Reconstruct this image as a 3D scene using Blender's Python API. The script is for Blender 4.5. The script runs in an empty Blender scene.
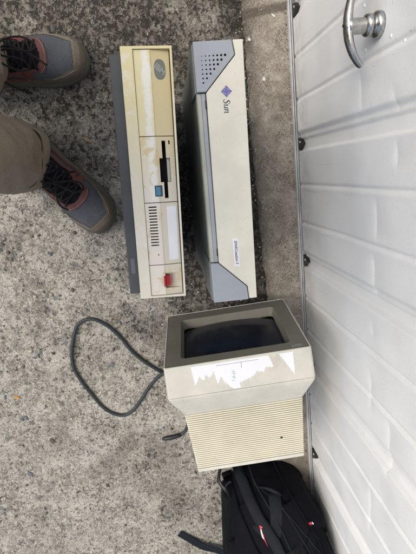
import bpy, bmesh, math, random
from mathutils import Vector, Matrix, noise
random.seed(7)
S = bpy.context.scene
C = S.collection
R = math.radians
# World axes: +X runs down the photograph, +Y runs to its right (towards the garage door), +Z is up. Metres.

# ------------------------------------------------------------------ materials
class N:
    def __init__(s, name):
        s.m = bpy.data.materials.new(name); s.m.use_nodes = True
        s.t = s.m.node_tree; s.n = s.t.nodes; s.l = s.t.links
        s.b = s.n['Principled BSDF']
        s.co = s.n.new('ShaderNodeTexCoord')
        s.geo = None
    def new(s, k, **kw):
        n = s.n.new(k)
        for a, v in kw.items(): setattr(n, a, v)
        return n
    def pos(s):
        if not s.geo: s.geo = s.new('ShaderNodeNewGeometry')
        return s.geo.outputs['Position']
    def obj(s): return s.co.outputs['Object']
    def put(s, sock, v):
        if isinstance(v, bpy.types.NodeSocket): s.l.new(v, sock)
        elif isinstance(v, (tuple, list)) and len(v) == 3 and sock.type == 'RGBA': sock.default_value = (*v, 1)
        else: sock.default_value = v
    def noise(s, vec, scale, detail=4, rough=.55, dist=0, out='Fac'):
        n = s.new('ShaderNodeTexNoise'); s.put(n.inputs['Vector'], vec)
        n.inputs['Scale'].default_value = scale; n.inputs['Detail'].default_value = detail
        n.inputs['Roughness'].default_value = rough; n.inputs['Distortion'].default_value = dist
        return n.outputs[out]
    def vor(s, vec, scale, feature='F1', out='Distance', rnd=1):
        n = s.new('ShaderNodeTexVoronoi', feature=feature); s.put(n.inputs['Vector'], vec)
        n.inputs['Scale'].default_value = scale; n.inputs['Randomness'].default_value = rnd
        return n.outputs[out]
    def math(s, op, a, b=0, c=None, clamp=False):
        n = s.new('ShaderNodeMath', operation=op, use_clamp=clamp)
        s.put(n.inputs[0], a); s.put(n.inputs[1], b)
        if c is not None: s.put(n.inputs[2], c)
        return n.outputs[0]
    def ramp(s, f, a, b, lo=0, hi=1):
        n = s.new('ShaderNodeMapRange', interpolation_type='SMOOTHSTEP'); s.put(n.inputs['Value'], f)
        n.inputs['From Min'].default_value = a; n.inputs['From Max'].default_value = b
        n.inputs['To Min'].default_value = lo; n.inputs['To Max'].default_value = hi
        return n.outputs['Result']
    def mix(s, f, a, b, mode='MIX'):
        n = s.new('ShaderNodeMix', data_type='RGBA', blend_type=mode)
        s.put(n.inputs[0], f); s.put(n.inputs[6], a); s.put(n.inputs[7], b)
        return n.outputs[2]
    def xyz(s, v):
        n = s.new('ShaderNodeSeparateXYZ'); s.put(n.inputs[0], v); return n.outputs
    def scale(s, v, k):
        n = s.new('ShaderNodeVectorMath', operation='MULTIPLY'); s.put(n.inputs[0], v); n.inputs[1].default_value = k
        return n.outputs[0]
    def bump(s, h, dist, strength=1, prev=None):
        n = s.new('ShaderNodeBump'); s.put(n.inputs['Height'], h)
        n.inputs['Distance'].default_value = dist; n.inputs['Strength'].default_value = strength
        if prev is not None: s.l.new(prev, n.inputs['Normal'])
        return n.outputs[0]
    def done(s, color, rough=.6, normal=None, metal=0, spec=.5):
        s.put(s.b.inputs['Base Color'], color); s.put(s.b.inputs['Roughness'], rough)
        s.b.inputs['Metallic'].default_value = metal; s.b.inputs['Specular IOR Level'].default_value = spec
        if normal is not None: s.l.new(normal, s.b.inputs['Normal'])
        return s.m

def plastic(name, col, rough=.45, var=.12, dirt=.25, dirtcol=(.12, .10, .07), grain=.00015, metal=0, spots=True, spec=.5):
    k = N(name); v = k.obj()
    a = k.noise(v, 14, 5, .6)
    c = k.mix(k.ramp(a, .3, .7), tuple(x * (1 - var) for x in col), tuple(min(1, x * (1 + var * .5)) for x in col))
    c = k.mix(k.math('MULTIPLY', k.ramp(k.noise(v, 45, 8, .75), .55, .8), dirt), c, dirtcol)
    if spots: c = k.mix(k.math('MULTIPLY', k.ramp(k.noise(v, 330, 2, .5), .70, .76), dirt * 2), c, dirtcol)
    r = k.ramp(k.noise(v, 30, 6, .7), .3, .7, rough - .08, rough + .12)
    return k.done(c, r, k.bump(k.noise(v, 1400, 2), grain, .5), metal, spec)

def ground_mat():
    k = N('rough old concrete'); v = k.pos()
    def warped(a, sc):
        w = k.new('ShaderNodeVectorMath', operation='MULTIPLY_ADD'); k.put(w.inputs[0], k.noise(v, sc, 3, .6, out='Color')); w.inputs[1].default_value = (a, a, a); k.put(w.inputs[2], v); return w.outputs[0]
    w1 = warped(.030, 30); w2 = warped(.010, 120)
    x, y, z = k.xyz(v)
    big = k.math('ADD', k.noise(v, 2.3, 3, .5, .2), k.math('MULTIPLY', k.math('ADD', k.noise(v, 9, 7, .7), -.5), .95))
    side = k.math('ADD', k.math('MULTIPLY', x, .24), k.math('MULTIPLY', y, -.40))   # paler away from the door and towards +X
    patch = k.ramp(k.math('ADD', big, side), .38, .80)
    fine = k.noise(v, 260, 5, .7)
    med = k.noise(v, 55, 8, .72)
    pale = k.mix(k.ramp(med, .32, .66), (.27, .255, .210), (.53, .505, .435))
    dark = k.mix(k.ramp(med, .32, .66), (.118, .105, .086), (.270, .246, .205))
    c = k.mix(patch, dark, pale)
    g = k.ramp(fine, .34, .66, .66, 1.36)
    gn = k.new('ShaderNodeCombineXYZ')
    for i in range(3): k.l.new(g, gn.inputs[i])
    c = k.mix(1.0, c, gn.outputs[0], 'MULTIPLY')
    isl = k.ramp(k.noise(w1, 12, 6, .65), .46, .60)
    c = k.mix(k.math('MULTIPLY', k.math('MULTIPLY', isl, patch), .65), c, (.60, .575, .50))
    # exposed aggregate: separate stones of two sizes standing in the paste
    stone_h = None
    for sc, share, rad in ((48, .35, .30), (78, .50, .30), (135, .55, .34), (270, .6, .38)):
        d = k.vor(w2, sc); cc = k.xyz(k.vor(w2, sc, out='Color'))
        m = k.math('MULTIPLY', k.ramp(k.math('MULTIPLY_ADD', cc[1], -.18, d), rad-.10, rad-.16), k.math('LESS_THAN', cc[0], share))
        tone = k.mix(k.ramp(cc[2], .05, .95), (.055, .048, .042), (.40, .36, .29))
        tone = k.mix(k.math('MULTIPLY', k.ramp(cc[1], .60, .85), .6), tone, (.15, .158, .165))
        c = k.mix(k.math('MULTIPLY', m, .62), c, tone)
        stone_h = m if stone_h is None else k.math('MAXIMUM', stone_h, m)
    # holes and broken paste holding dark dirt, far more of it on the dark part
    pn = k.math('ADD', k.noise(w2, 95, 7, .78), k.math('MULTIPLY', patch, -.10))
    pit = k.ramp(pn, .495, .560)
    c = k.mix(k.math('MULTIPLY', pit, .78), c, (.045, .038, .030))
    pn2 = k.math('ADD', k.noise(v, 33, 8, .82), k.math('MULTIPLY', patch, -.095))
    c = k.mix(k.math('MULTIPLY', k.ramp(pn2, .50, .62), .58), c, (.070, .060, .047))
    # hairline crazing in the pale skin, breaking off and starting again
    for sc, wd, am in ((9, .012, .85), (29, .026, .5)):
        cr = k.ramp(k.vor(w1, sc, 'DISTANCE_TO_EDGE'), .0, wd, 1, 0)
        cr = k.math('MULTIPLY', cr, k.ramp(k.noise(v, 13, 4, .7), .47, .60, 0, am))
        c = k.mix(cr, c, (.040, .034, .028))
    stn = k.math('MULTIPLY', k.ramp(k.noise(v, 3.4, 6, .6, .5), .52, .68), .42)
    c = k.mix(stn, c, (.105, .094, .074))
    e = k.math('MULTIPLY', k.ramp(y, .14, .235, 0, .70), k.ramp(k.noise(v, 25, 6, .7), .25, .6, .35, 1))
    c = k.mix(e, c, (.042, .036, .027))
    h = k.math('ADD', k.math('MULTIPLY', pit, -1.3), k.math('MULTIPLY', fine, .9))
    h = k.math('ADD', h, k.math('MULTIPLY', stone_h, .45)); h = k.math('ADD', h, k.math('MULTIPLY', med, 1.6))
    return k.done(c, .92, k.bump(h, .0042, 1), spec=.2)

def kerb_mat():
    k = N('brushed kerb concrete'); v = k.pos(); x, y, z = k.xyz(v)
    a = k.noise(v, 30, 7, .7)
    c = k.mix(k.ramp(a, .3, .7), (.265, .235, .190), (.52, .475, .395))
    # coarse weave of a tamped surface
    w1 = k.noise(k.scale(v, (150, 620, 10)), 1, 2, .6)
    w2 = k.noise(k.scale(v, (620, 150, 10)), 1, 2, .6)
    w = k.math('ADD', w1, w2)
    c = k.mix(k.math('MULTIPLY', k.ramp(w, .86, 1.06, .80, 0), k.ramp(k.noise(v, 18, 4, .6), .35, .6, .35, 1)), c, (.095, .080, .060))
    c = k.mix(k.ramp(k.noise(v, 300, 4, .7), .55, .72, 0, .5), c, (.46, .42, .36))
    st = k.ramp(k.noise(v, 8, 6, .7), .50, .68)
    c = k.mix(k.math('MULTIPLY', st, .60), c, (.13, .098, .065))
    e = k.math('MULTIPLY', k.ramp(y, .285, .240), k.ramp(k.noise(v, 30, 6, .75), .35, .58))
    c = k.mix(k.math('MULTIPLY', e, .8), c, (.05, .042, .032))
    c = k.mix(k.math('MULTIPLY', k.math('MULTIPLY', k.ramp(k.noise(v, 60, 5, .8), .55, .62), k.ramp(y, .285, .25)), .7), c, (.42, .39, .34))
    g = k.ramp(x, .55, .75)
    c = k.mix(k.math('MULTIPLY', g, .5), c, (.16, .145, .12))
    jd = k.math('ABSOLUTE', k.math('ADD', x, k.math('ADD', .322, k.math('MULTIPLY', y, .12))))
    c = k.mix(k.ramp(jd, .006, .014, .6, 0), c, (.05, .038, .028))
    h = k.math('ADD', w, k.math('MULTIPLY', k.noise(v, 220, 5, .7), 1.2))
    return k.done(c, .9, k.bump(h, .0022, .8), spec=.25)

def door_mat():
    k = N('white painted steel'); v = k.obj(); x, y, z = k.xyz(v)
    c = k.mix(k.ramp(k.noise(v, 5, 5, .6), .3, .7), (.80, .815, .815), (.85, .86, .855))
    sp = k.math('MULTIPLY', k.ramp(k.noise(v, 210, 3, .6), .66, .74), .30)
    c = k.mix(sp, c, (.33, .32, .29))
    sp = k.math('MULTIPLY', k.ramp(k.vor(v, 38), .05, .035), .65)
    sp = k.math('MULTIPLY', sp, k.ramp(k.noise(v, 9, 2), .5, .56))
    c = k.mix(sp, c, (.22, .20, .17))
    low = k.math('MULTIPLY', k.ramp(z, .10, .02), k.ramp(k.noise(v, 35, 6, .7), .3, .7))
    c = k.mix(k.math('MULTIPLY', low, .45), c, (.36, .34, .29))
    run = k.ramp(k.noise(k.scale(v, (70, 70, 3)), 1, 4, .7), .60, .72)
    c = k.mix(k.math('MULTIPLY', k.math('MULTIPLY', run, k.ramp(z, .35, .05)), .22), c, (.40, .37, .31))
    n = k.bump(k.noise(v, 380, 3, .6), .0008, .6)
    n = k.bump(k.noise(v, 7, 3, .5), .004, .5, n)
    return k.done(c, k.ramp(k.noise(v, 20, 5), .3, .7, .30, .42), n, spec=.45)

def aged_bezel():
    # cream plastic, yellowed at one end with whiter bleached patches
    k = N('yellowed cream plastic'); v = k.obj(); x, y, z = k.xyz(v)
    t = k.ramp(k.math('ADD', x, k.math('MULTIPLY', k.noise(v, 12, 4), .10)), .06, .32)
    c = k.mix(t, (.68, .61, .345), (.68, .65, .53))
    pn = k.ramp(k.noise(v, 26, 6, .65, .6), .50, .60)
    c = k.mix(k.math('MULTIPLY', pn, .55), c, (.74, .71, .62))
    c = k.mix(k.math('MULTIPLY', k.ramp(k.noise(v, 300, 3, .6), .66, .74), .4), c, (.28, .20, .11))
    c = k.mix(k.math('MULTIPLY', k.ramp(k.noise(v, 60, 7, .75), .58, .75), .35), c, (.36, .28, .15))
    return k.done(c, .48, k.bump(k.noise(v, 1300, 2), .00015, .5))

def aged_tile(flat=True):
    k = N('mottled cream panel'); v = k.obj(); x, y, z = k.xyz(v)
    t = k.ramp(k.math('ADD', x, k.math('MULTIPLY', k.noise(v, 9, 4), .08)), .12, .27)
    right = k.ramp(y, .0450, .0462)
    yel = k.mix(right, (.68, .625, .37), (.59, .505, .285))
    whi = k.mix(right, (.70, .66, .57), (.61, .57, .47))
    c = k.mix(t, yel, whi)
    # bleached streak beside the ridge
    d = k.math('ABSOLUTE', k.math('ADD', y, -.0375))
    d = k.math('ADD', d, k.math('MULTIPLY', k.noise(v, 55, 5, .7), .022))
    sk = k.ramp(d, .020, .013)
    sk = k.math('MULTIPLY', sk, k.ramp(x, .245, .23))
    c = k.mix(k.math('MULTIPLY', sk, .85), c, (.76, .76, .70))
    b = k.math('MULTIPLY', k.ramp(k.noise(v, 42, 4, .6, .8), .56, .62), k.ramp(x, .11, .15))
    c = k.mix(k.math('MULTIPLY', b, .7), c, (.60, .47, .24))
    c = k.mix(k.math('MULTIPLY', k.ramp(k.noise(v, 350, 2, .6), .68, .74), .4), c, (.3, .22, .13))
    return k.done(c, .5, k.bump(k.noise(v, 1300, 2), .00015, .5))

def fabric(name, col, sc=900, col2=None, rough=.9, big=.7, amt=.0006):
    k = N(name); v = k.obj(); col2 = col2 or tuple(x * .72 for x in col)
    w1 = k.noise(k.scale(v, (sc, sc * .25, sc * .6)), 1, 2, .5); w2 = k.noise(k.scale(v, (sc * .25, sc, sc * .6)), 1, 2, .5)
    w = k.math('ADD', w1, w2)
    c = k.mix(k.ramp(w, .8, 1.2), col2, col)
    c = k.mix(k.math('MULTIPLY', k.ramp(k.noise(v, 22, 6, .7), .35, .70), big), c, col2)
    n = k.bump(w, amt, .6)
    n = k.bump(k.noise(v, 38, 4, .55), .004, .45, n)
    return k.done(c, rough, n, spec=.10)

def metal(name, col, rough=.35):
    k = N(name); v = k.obj()
    c = k.mix(k.ramp(k.noise(v, 120, 6, .7), .40, .75), col, tuple(x * .68 for x in col))
    r = k.ramp(k.noise(v, 160, 5, .7), .3, .7, rough - .1, rough + .15)
    return k.done(c, r, k.bump(k.noise(v, 500, 4, .6), .0004, .5), 1)

M = dict(
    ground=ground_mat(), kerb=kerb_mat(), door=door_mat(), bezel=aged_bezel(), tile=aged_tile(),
    black=plastic('black plastic', (.012, .012, .013), .4, .1, .1, (.06, .055, .05)),
    void=plastic('dark cavity', (.008, .008, .008), .9, 0, 0),
    strip=plastic('dark grey plastic', (.058, .064, .066), .5, .15, .25, (.16, .15, .13)),
    steel=plastic('painted steel case', (.36, .33, .27), .5, .15, .3),
    sun_cream=plastic('pale cream plastic', (.665, .65, .545), .42, .08, .30, (.35, .30, .2)),
    sun_grey=plastic('blue grey plastic', (.315, .345, .37), .45, .07, .12, (.2, .2, .18)),
    sun_side=plastic('greenish cream plastic', (.43, .44, .37), .45, .15, .3),
    sun_case=plastic('shaded beige case', (.175, .195, .18), .45, .2, .4, (.08, .08, .07)),  # the case is beige; its shade is put into this dark colour
    purple=plastic('violet print', (.10, .10, .30), .5, .05, 0, spots=False),
    ink=plastic('dark blue ink', (.035, .035, .09), .5, .05, 0, spots=False),
    white=plastic('white sticker', (.74, .75, .77), .5, .05, .06, (.5, .5, .45), spots=False),
    ibm_badge=plastic('grey badge', (.155, .165, .14), .35, .1, .1),
    badge_ink=plastic('silver badge print', (.33, .36, .34), .5, .3, .3),
    blue=plastic('blue button', (.06, .20, .32), .4, .1, .15),
    red=plastic('red switch', (.42, .012, .02), .3, .15, .1),
    mon=plastic('grey white plastic', (.575, .560, .485), .45, .10, .40, (.24, .21, .16)),
    rib=plastic('yellowed ribbed plastic', (.70, .665, .52), .5, .08, .2, (.3, .22, .12)),
    mon_bezel=plastic('taupe bezel plastic', (.165, .158, .128), .5, .12, .15, (.2, .18, .15)),
    rim=plastic('khaki rim plastic', (.42, .38, .27), .5, .12, .2),
    paper=plastic('torn white paper', (.76, .77, .785), .8, .05, .10, (.6, .6, .56), spots=False),
    residue=plastic('label residue', (.58, .555, .47), .85, .2, .3, spots=False),
    fibre=plastic('paper fibre skin', (.66, .655, .60), .85, .25, .35, (.42, .39, .32), spots=False),
    teal=plastic('faded teal print', (.36, .50, .56), .7, .1, 0, spots=False),
    cable=plastic('grey cable rubber', (.020, .026, .028), .5, .15, .2, (.12, .11, .1)),
    alu=plastic('weathered aluminium', (.56, .57, .57), .42, .25, .45, (.16, .15, .13)),
    chrome=metal('worn cast metal', (.48, .475, .45), .22),
    suede=fabric('taupe suede', (.200, .172, .135), 1200, (.115, .098, .074)),
    vamp=fabric('blue grey mesh', (.112, .120, .132), 1500, (.070, .076, .085)),
    rust=plastic('russet leather', (.125, .044, .036), .6, .2, .3, (.05, .03, .03)),
    lace=fabric('black lace', (.040, .037, .038), 1500, (.014, .013, .014)),
    tongue=fabric('black padded textile', (.022, .023, .026), 1600, (.010, .010, .012)),
    sole=plastic('olive rubber', (.085, .085, .068), .7, .2, .5, (.17, .16, .13)),
    trousers=fabric('khaki brown cotton', (.320, .272, .215), 900, (.230, .192, .150)),
    jacket=fabric('dark jacket cloth', (.05, .055, .06), 700),
    skin=plastic('skin', (.50, .32, .24), .5, .1, 0, spots=False),
    hair=fabric('dark hair', (.04, .03, .022), 1500),
    nylon=fabric('black ripstop nylon', (.0055, .0062, .0100), 1300, (.003, .0034, .0055), .75, amt=.0009),
    nylon2=fabric('charcoal webbing', (.020, .024, .028), 1500, (.009, .011, .014), .7),
    mesh=fabric('black spacer mesh', (.011, .012, .014), 700, (.003, .0035, .004), .8, amt=.0015),
    tagred=plastic('red woven tag', (.60, .02, .05), .6, .1, 0, spots=False),
    pebble_a=plastic('pale pebble', (.44, .40, .32), .8, .3, .3), pebble_b=plastic('blue grey pebble', (.13, .145, .16), .7, .3, .2),
    pebble_c=plastic('brown pebble', (.10, .080, .060), .8, .3, .3),
    chip=plastic('white paint fleck', (.70, .70, .67), .8, .1, .1), leaf=plastic('dry leaf', (.36, .27, .16), .8, .3, .3), orange_leaf=plastic('orange leaf', (.50, .25, .06), .8, .3, .1),
    render_wall=plastic('rendered wall', (.42, .40, .36), .9, .1, .2),
)
def glass_mat():
    k = N('dark picture tube glass'); v = k.obj()
    c = k.mix(k.ramp(k.noise(v, 20, 5), .3, .7), (.0075, .011, .019), (.014, .020, .032))
    return k.done(c, k.ramp(k.noise(v, 60, 6, .7), .3, .8, .10, .28), spec=.5)
M['glass'] = glass_mat()

# ------------------------------------------------------------------ mesh helpers
def mk(name, bm, mat, parent=None, bevel=0, smooth=False, seg=2, loc=None, rot=None, sub=0):
    me = bpy.data.meshes.new(name)
    bmesh.ops.recalc_face_normals(bm, faces=bm.faces)
    bm.to_mesh(me); bm.free()
    for m in (mat if isinstance(mat, (list, tuple)) else [mat]): me.materials.append(m)
    o = bpy.data.objects.new(name, me); C.objects.link(o)
    if parent is not None: o.parent = parent
    if loc is not None: o.location = loc
    if rot is not None: o.rotation_euler = rot
    if bevel:
        b = o.modifiers.new('bevel', 'BEVEL'); b.width = bevel; b.segments = seg; b.limit_method = 'ANGLE'; b.angle_limit = R(35)
    if sub:
        s = o.modifiers.new('sub', 'SUBSURF'); s.levels = sub; s.render_levels = sub
    if smooth:
        for p in me.polygons: p.use_smooth = True
    elif bevel:
        for p in me.polygons: p.use_smooth = False
    return o
def tag(o, label=None, cat=None, group=None, kind=None):
    if label: o['label'] = label
    if cat: o['category'] = cat
    if group: o['group'] = group
    if kind: o['kind'] = kind
    return o
def empty(name, loc=(0, 0, 0), rot=(0, 0, 0)):
    o = bpy.data.objects.new(name, None); C.objects.link(o); o.location = loc; o.rotation_euler = rot
    o.empty_display_size = .05
    return o
def NB(): return bmesh.new()
def box(bm, lo, hi, mi=0):
    x0, y0, z0 = lo; x1, y1, z1 = hi
    v = [bm.verts.new(p) for p in ((x0,y0,z0),(x1,y0,z0),(x1,y1,z0),(x0,y1,z0),(x0,y0,z1),(x1,y0,z1),(x1,y1,z1),(x0,y1,z1))]
    for f in ((0,3,2,1),(4,5,6,7),(0,1,5,4),(1,2,6,5),(2,3,7,6),(3,0,4,7)):
        bm.faces.new([v[i] for i in f]).material_index = mi
    return v
def prism(bm, poly, z0, z1, mi=0):
    """poly of (x,y); z0/z1 numbers or functions of (x,y)"""
    f0 = z0 if callable(z0) else (lambda x, y: z0); f1 = z1 if callable(z1) else (lambda x, y: z1)
    a = [bm.verts.new((x, y, f0(x, y))) for x, y in poly]; b = [bm.verts.new((x, y, f1(x, y))) for x, y in poly]
    n = len(poly)
    fs = [bm.faces.new(a), bm.faces.new(b)] + [bm.faces.new((a[i], a[(i+1) % n], b[(i+1) % n], b[i])) for i in range(n)]
    for f in fs: f.material_index = mi
def ring(bm, o, i, z0, z1):
    """rectangular frame; o and i are (x0,y0,x1,y1)"""
    def q(r, z): return [bm.verts.new(p) for p in ((r[0],r[1],z),(r[2],r[1],z),(r[2],r[3],z),(r[0],r[3],z))]
    a, b, c, d = q(o, z0), q(o, z1), q(i, z0), q(i, z1)
    for k in range(4):
        j = (k+1) % 4
        bm.faces.new((a[k],a[j],b[j],b[k])); bm.faces.new((c[k],c[j],d[j],d[k]))
        bm.faces.new((b[k],b[j],d[j],d[k])); bm.faces.new((a[k],a[j],c[j],c[k]))
def cyl(bm, c, r, h, axis='Z', n=24, r2=None):
    r2 = r if r2 is None else r2
    a, b = [], []
    for k in range(n):
        t = 2*math.pi*k/n; p, q = math.cos(t), math.sin(t)
        for l, rr, hh in ((a, r, 0), (b, r2, h)):
            d = {'Z': (p*rr, q*rr, hh), 'Y': (p*rr, hh, q*rr), 'X': (hh, p*rr, q*rr)}[axis]
            l.append(bm.verts.new((c[0]+d[0], c[1]+d[1], c[2]+d[2])))
    bm.faces.new(a); bm.faces.new(b)
    for k in range(n): bm.faces.new((a[k], a[(k+1) % n], b[(k+1) % n], b[k]))
def lathe(bm, prof, c, axis='Y', n=40):
    """prof: (radius, height) pairs closed at both ends"""
    rows = []
    for r, h in prof:
        row = []
        for k in range(n):
            t = 2*math.pi*k/n; p, q = math.cos(t)*max(r, 1e-5), math.sin(t)*max(r, 1e-5)
            d = {'Z': (p, q, h), 'Y': (p, h, q), 'X': (h, p, q)}[axis]
            row.append(bm.verts.new((c[0]+d[0], c[1]+d[1], c[2]+d[2])))
        rows.append(row)
    for a, b in zip(rows, rows[1:]):
        for k in range(n): bm.faces.new((a[k], a[(k+1) % n], b[(k+1) % n], b[k]))
    bm.faces.new(rows[0]); bm.faces.new(rows[-1])
def catmull(pts, n=8, closed=False):
    P = [Vector(p) for p in pts]; out = []
    m = len(P); rng = range(m if closed else m-1)
    for i in rng:
        p1, p2 = P[i], P[(i+1) % m]
        p0 = P[i-1] if (i > 0 or closed) else p1*2-p2
        p3 = P[(i+2) % m] if (i+2 < m or closed) else p2*2-p1
        for k in range(n):
            t = k/n
            out.append(.5*((2*p1)+(p2-p0)*t+(2*p0-5*p1+4*p2-p3)*t*t+(3*p1-p0-3*p2+p3)*t**3))
    if not closed: out.append(P[-1])
    return out
def tube(bm, pts, r, n=10, flat=1.0, closed=False, up=None):
    """r number or list; flat squashes the section along up"""
    P = [Vector(p) for p in pts]; rows = []; nr = None
    for i, p in enumerate(P):
        a = P[max(i-1, 0)]; b = P[min(i+1, len(P)-1)]
        t = (b-a).normalized()
        if up is not None:
            nr = Vector(up) - t*Vector(up).dot(t); nr.normalize()
        elif nr is None:
            nr = t.orthogonal().normalized()
        else:
            nr = (nr - t*nr.dot(t)).normalized()
        s = t.cross(nr)
        rr = r[i] if isinstance(r, (list, tuple)) else r
        rows.append([bm.verts.new(p + nr*math.sin(2*math.pi*k/n)*rr*flat + s*math.cos(2*math.pi*k/n)*rr) for k in range(n)])
    for a, b in zip(rows, rows[1:]):
        for k in range(n): bm.faces.new((a[k], a[(k+1) % n], b[(k+1) % n], b[k]))
    bm.faces.new(rows[0]); bm.faces.new(rows[-1])
def strap(bm, pts, w, th, up=(0, 0, 1)):
    """flat webbing along pts, width w, thickness th, facing up"""
    P = [Vector(p) for p in pts]; rows = []
    for i, p in enumerate(P):
        t = (P[min(i+1, len(P)-1)]-P[max(i-1, 0)]).normalized()
        u = Vector(up(p) if callable(up) else up); u = (u-t*u.dot(t)).normalized(); s = t.cross(u)
        ww = w[i] if isinstance(w, (list, tuple)) else w
        rows.append([bm.verts.new(p+s*ww/2*a+u*th*b) for a, b in ((-1, 0), (-1, .8), (-.85, 1), (.85, 1), (1, .8), (1, 0))])
    for a, b in zip(rows, rows[1:]):
        for k in range(6): bm.faces.new((a[k], a[(k+1) % 6], b[(k+1) % 6], b[k]))
    bm.faces.new(rows[0]); bm.faces.new(rows[-1])
def cut(o, bm):
    """boolean difference, applied"""
    me = bpy.data.meshes.new('cutter'); bmesh.ops.recalc_face_normals(bm, faces=bm.faces); bm.to_mesh(me); bm.free()
    c = bpy.data.objects.new('cutter', me); C.objects.link(c); c.matrix_world = o.matrix_world
    c.parent = o.parent
    c.location = o.location; c.rotation_euler = o.rotation_euler
    mods = [(m.width, m.segments) for m in o.modifiers if m.type == 'BEVEL']
    b = o.modifiers.new('bool', 'BOOLEAN'); b.operation = 'DIFFERENCE'; b.object = c; b.solver = 'EXACT'
    bpy.context.view_layer.update()
    ev = o.evaluated_get(bpy.context.evaluated_depsgraph_get())
    nm = bpy.data.meshes.new_from_object(ev); nm.name = o.name
    o.modifiers.clear(); o.data = nm
    bpy.data.objects.remove(c, do_unlink=True)
def ribbons(bm, strokes, org, ang, z, sc, th=.0002):
    """strokes: lists of (x,y,width); laid flat at height z, turned by ang"""
    ca, sa = math.cos(ang), math.sin(ang)
    for st in strokes:
        pts = [Vector((x, y, w)) for x, y, w in st]
        pts = catmull(pts, 6) if len(pts) > 2 else pts
        P = [(org[0]+(p.x*ca-p.y*sa)*sc, org[1]+(p.x*sa+p.y*ca)*sc, z) for p in pts]
        strap(bm, P, [max(p.z, .02)*sc for p in pts], th)
def text(body, name, mat, parent, loc, rot, size, ext=.0001, offset=0, shear=0, sx=1, zf=False):
    cu = bpy.data.curves.new(name, 'FONT'); cu.body = body; cu.size = size; cu.extrude = ext; cu.offset = offset; cu.shear = shear
    cu.align_x = 'CENTER'; cu.align_y = 'CENTER'
    t = bpy.data.objects.new(name, cu); C.objects.link(t)
    bpy.context.view_layer.update()
    me = bpy.data.meshes.new_from_object(t.evaluated_get(bpy.context.evaluated_depsgraph_get()))
    bpy.data.objects.remove(t, do_unlink=True); bpy.data.curves.remove(cu)
    me.materials.clear(); me.materials.append(mat); me.name = name
    o = bpy.data.objects.new(name, me); C.objects.link(o); o.parent = parent; o.location = loc; o.rotation_mode = 'ZYX' if zf else 'XYZ'; o.rotation_euler = rot; o.scale = (sx, 1, 1)
    return o
def sstep(t): t = max(0, min(1, t)); return t*t*(3-2*t)
def nz(x, y, z=0, s=1): return noise.noise(Vector((x*s, y*s, z*s)))

# ------------------------------------------------------------------ setting
bm = NB()
# fine skin near the camera with real unevenness, then a wide sheet to the horizon
X0, X1, Y0, Y1 = -1.0, 1.8, -1.2, .255
nx, ny = 280, 150
vs = [[bm.verts.new((X0+(X1-X0)*i/nx, Y0+(Y1-Y0)*j/ny, 0)) for j in range(ny+1)] for i in range(nx+1)]
for row in vs:
    for v in row:
        e = min(v.co.x-X0, X1-v.co.x, v.co.y-Y0, Y1-v.co.y)
        k = sstep(e/.05) if True else 1
        v.co.z = (-.0015 + .0016*nz(v.co.x, v.co.y, 0, 9) + .0010*nz(v.co.x, v.co.y, 3, 40))*k
for i in range(nx):
    for j in range(ny): bm.faces.new((vs[i][j], vs[i+1][j], vs[i+1][j+1], vs[i][j+1]))
B = 70
for (a, b, c, d) in ((-B, -B, B, Y0), (-B, Y0, X0, Y1), (X1, Y0, B, Y1), (-B, Y1, B, B)):
    f = [bm.verts.new(p) for p in ((a, b, 0), (c, b, 0), (c, d, 0), (a, d, 0))]; bm.faces.new(f)
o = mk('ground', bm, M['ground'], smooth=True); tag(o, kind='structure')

# kerb slab under the door, with a crumbled edge
bm = NB()
def kedge(x):
    e = .2395+.004*nz(x, 0, 0, 6)+.0035*nz(x, 5, 0, 35)+.002*nz(x, 9, 0, 110)
    e += .012*sstep((x-.1)/.2)*sstep((.5-x)/.1)
    if x > .2: e += .006*max(0, nz(x, 2, 0, 18))
    return e
KZ = .010
xs = [-1.6+.005*i for i in range(660)]; rows = []
tv = [-.004, 0, .02, .06, .12, .2, .32, .46, .6, .74, .88, 1]
for x in xs:
    e = kedge(x); row = []
    for t in tv:
        y = e+(.42-e)*max(t, 0); z = KZ+.0008*nz(x, y, 0, 30)+.0005*nz(x, y, 4, 90)
        if t == -.004: z = -.01; y = e-.001
        elif t == 0: z = KZ-.004
        row.append(bm.verts.new((x, y, z)))
    rows.append(row)
for a, b in zip(rows, rows[1:]):
    for k in range(len(tv)-1): bm.faces.new((a[k], b[k], b[k+1], a[k+1]))
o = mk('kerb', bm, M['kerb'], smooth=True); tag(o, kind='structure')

# loose and half buried aggregate
def pebble(bm, x, y, r, mi, zk=.35, zoff=0):
    ret = bmesh.ops.create_icosphere(bm, subdivisions=1, radius=1)
    ax = random.uniform(.7, 1.3); a = random.uniform(0, 3.14); ca, sa = math.cos(a), math.sin(a)
    for v in ret['verts']:
        p = v.co*(1+random.uniform(-.18, .18))
        px, py = p.x*ax*r, p.y*r/ax
        v.co = (x+px*ca-py*sa, y+px*sa+py*ca, zoff+p.z*r*zk)
    for v in ret['verts']:
        for f in v.link_faces: f.material_index = mi
bm = NB()
for i in range(1900):
    x = random.uniform(-.6, 1.35); y = random.uniform(-.85, .225)
    r = .0013+.0048*random.random()**4.5
    pebble(bm, x, y, r, random.choices((0, 1, 2), (4, 1.8, 3.4))[0], .34, -.0008)
for i in range(520):
    x = random.uniform(-.6, 1.35)
    pebble(bm, x, kedge(x)-abs(random.gauss(0, .008))-.001, .0011+.0022*random.random()**2, random.choices((0, 1, 2), (3, 1, 5))[0], .6, -.0002)
for i in range(420):
    x = random.uniform(-.6, 1.35)
    pebble(bm, x, .3455-abs(random.gauss(0, .006)), .0007+.0014*random.random()**2, random.choices((0, 1, 2), (3, 1, 4))[0], .7, KZ+.0002)
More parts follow.
